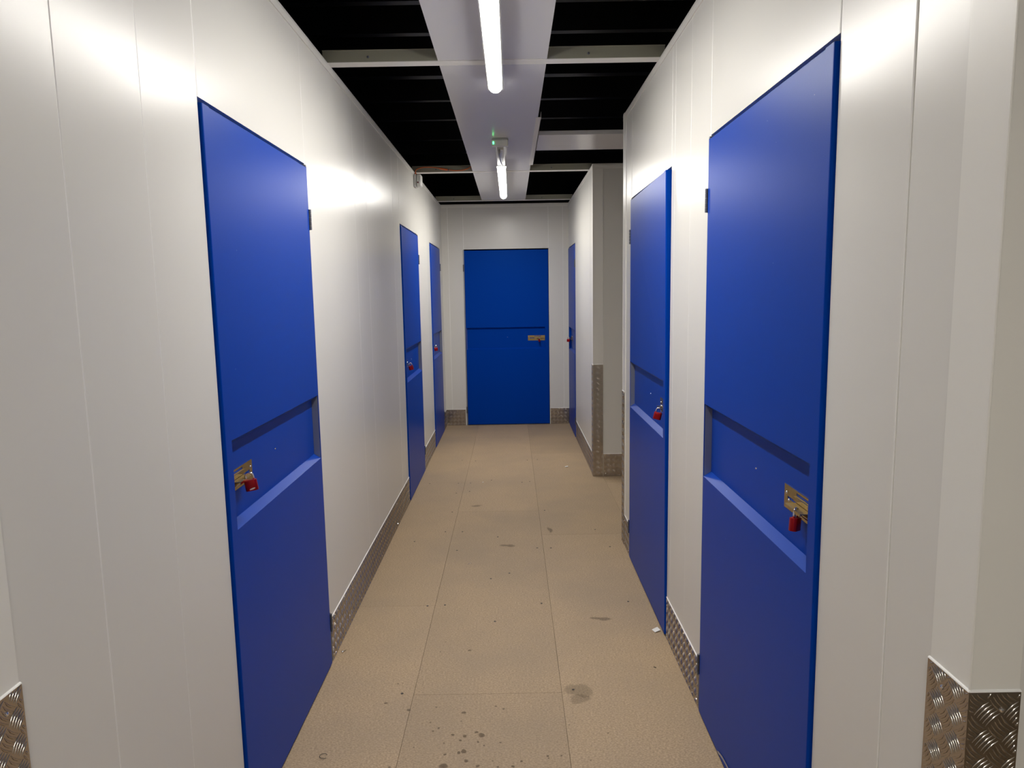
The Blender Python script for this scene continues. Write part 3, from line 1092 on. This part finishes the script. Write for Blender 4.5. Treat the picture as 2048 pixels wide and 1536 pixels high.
# ------------------------------------------------------------------ alarm sounder and its orange cable
ay = 6.19
al = root('alarm_sounder', (XL, ay + 0.055, 2.572), 'small white alarm sounder with a red lens high on the left wall', 'alarm')
b = MB(T_left)
b.box(ay, ay + 0.105, 0.0005, 0.022, 2.520, 2.626)
b.build('back_box', M_ALARM, al, bevel=0.005, seg=2)
b = MB(T_left)
b.box(ay - 0.001, ay + 0.106, 0.0235, 0.066, 2.519, 2.627)
smooth_sharp(b.build('cover', M_WHITEPL, al, bevel=0.017, seg=4), 0.6)
b = MB(T_left)
b.box(ay - 0.004, ay + 0.002, 0.031, 0.044, 2.548, 2.561)
b.build('lens', M_REDLENS, al, bevel=0.002)
b = MB(T_left)
for q in range(4):
    b.box(ay - 0.0022, ay + 0.001, 0.046, 0.056, 2.572 + 0.009 * q, 2.576 + 0.009 * q)
stuff(b.build('sound_slots', M_GREYPL, al))
b = MB(T_left)
b.tube([(ay + 0.05, 0.013, 2.624), (ay + 0.05, 0.013, 2.640)], 0.009, 10)
b.build('cable_gland', M_ORANGE, al)

cb = root('cable', (XL + 0.2, 6.25, 2.66), 'orange cable with an inline connector looping along the ceiling beam', 'cable')
pts = [(-0.803, 6.24, 2.638), (-0.802, 6.25, 2.662), (-0.786, 6.262, 2.678), (-0.74, 6.266, 2.690), (-0.68, 6.267, 2.691), (-0.62, 6.267, 2.685), (-0.585, 6.267, 2.678),
       (-0.53, 6.267, 2.668), (-0.465, 6.267, 2.660), (-0.40, 6.267, 2.662), (-0.356, 6.267, 2.674), (-0.325, 6.266, 2.690), (-0.27, 6.25, 2.700)]
b = MB()
fine = []
for k in range(len(pts) - 1):
    p0, p1, p2, p3 = [Vector(pts[min(max(k + j, 0), len(pts) - 1)]) for j in (-1, 0, 1, 2)]
    for q in range(4):
        t = q / 4
        fine.append(0.5 * ((2 * p1) + (p2 - p0) * t + (2 * p0 - 5 * p1 + 4 * p2 - p3) * t * t + (3 * p1 - p0 - 3 * p2 + p3) * t ** 3))
fine.append(Vector(pts[-1]))
b.tube(fine, 0.0042, 8)
b.build('flex', M_ORANGE, cb, smooth=True)
b = MB()
b.tube([(-0.598, 6.264, 2.680), (-0.585, 6.264, 2.677), (-0.535, 6.264, 2.668), (-0.523, 6.264, 2.666)], [0.006, 0.0085, 0.0085, 0.006], 10)
b.build('connector', M_ORANGE, cb)
b = MB()
b.tube([(-0.525, 6.2635, 2.6665), (-0.518, 6.2635, 2.665)], 0.0095, 10)
b.build('connector_collar', M_DARKSTEEL, cb)


# ------------------------------------------------------------------ small debris on the floor
def scrap(x, y, w, d, h, rot, label, tiltz=0.004):
    o = MB()
    c, s = math.cos(rot), math.sin(rot)
    q = [(-w, -d * 0.7, 0.001), (w * 0.8, -d, 0.001 + tiltz), (w, d * 0.8, tiltz + 0.003), (-w * 0.75, d, 0.002)]
    lo = [o.pt((x + a * c - b_ * s, y + a * s + b_ * c, z)) for a, b_, z in q]
    hi = [o.pt((x + a * c - b_ * s, y + a * s + b_ * c, z + h)) for a, b_, z in q]
    o.face(lo[::-1]); o.face(hi)
    for k in range(4):
        o.face((lo[k], lo[(k + 1) % 4], hi[(k + 1) % 4], hi[k]))
    m = o.build('paper_scrap', M_PAPER)
    m.data.transform(Matrix.Translation((-x, -y, 0)))
    m.location = (x, y, 0)
    return tag(m, label, 'litter')


scrap(0.662, 3.165, 0.017, 0.016, 0.002, 0.5, 'white paper scrap on the floor by the corner of the right skirting', 0.006)
scrap(0.487, 6.36, 0.016, 0.012, 0.002, 0.2, 'tiny white crumb on the floor near the side corridor opening')
scrap(-0.266, 5.869, 0.006, 0.005, 0.002, 0.9, 'white speck on the floor near the second left door', 0.001)


def wire(name, pts_, r, m, label, loc):
    o = MB()
    o.tube(pts_, r, 6)
    k = o.build(name, m, None, smooth=True)
    k.data.transform(Matrix.Translation((-loc[0], -loc[1], 0)))
    k.location = (loc[0], loc[1], 0)
    return tag(k, label, 'litter')


wire('wire_curl', [(-0.682 + 0.013 * math.cos(t) * (1.2 if t > 2 else 0.8), 2.283 + 0.013 * math.sin(t), 0.0024 + 0.002 * math.sin(t * 0.5)) for t in [0.5 + 4.9 * q / 14 for q in range(15)]],
     0.0009, M_WIRE, 'thin dark curl of wire on the floor by the first left door', (-0.682, 2.283))
wire('loose_screw', [(-0.792, 3.005, 0.0045), (-0.787, 3.012, 0.0045), (-0.786, 3.014, 0.0045), (-0.776, 3.030, 0.0030)], [0.004, 0.004, 0.002, 0.0008], M_CHROME,
     'loose shiny screw on the floor against the left skirting', (-0.785, 3.02))
wire('swarf', [(-0.285, 4.03, 0.0015), (-0.27, 4.05, 0.0035), (-0.262, 4.04, 0.0015)], 0.001, M_CHROME, 'bright sliver of metal swarf mid floor', (-0.27, 4.04))
wire('splinter', [(0.585, 2.842, 0.0016), (0.594, 2.834, 0.0016)], 0.0014, M_WIRE, 'small dark splinter on the floor by the right skirting', (0.59, 2.838))

for o in bpy.data.objects:
    if 'base' in o:
        del o['base']
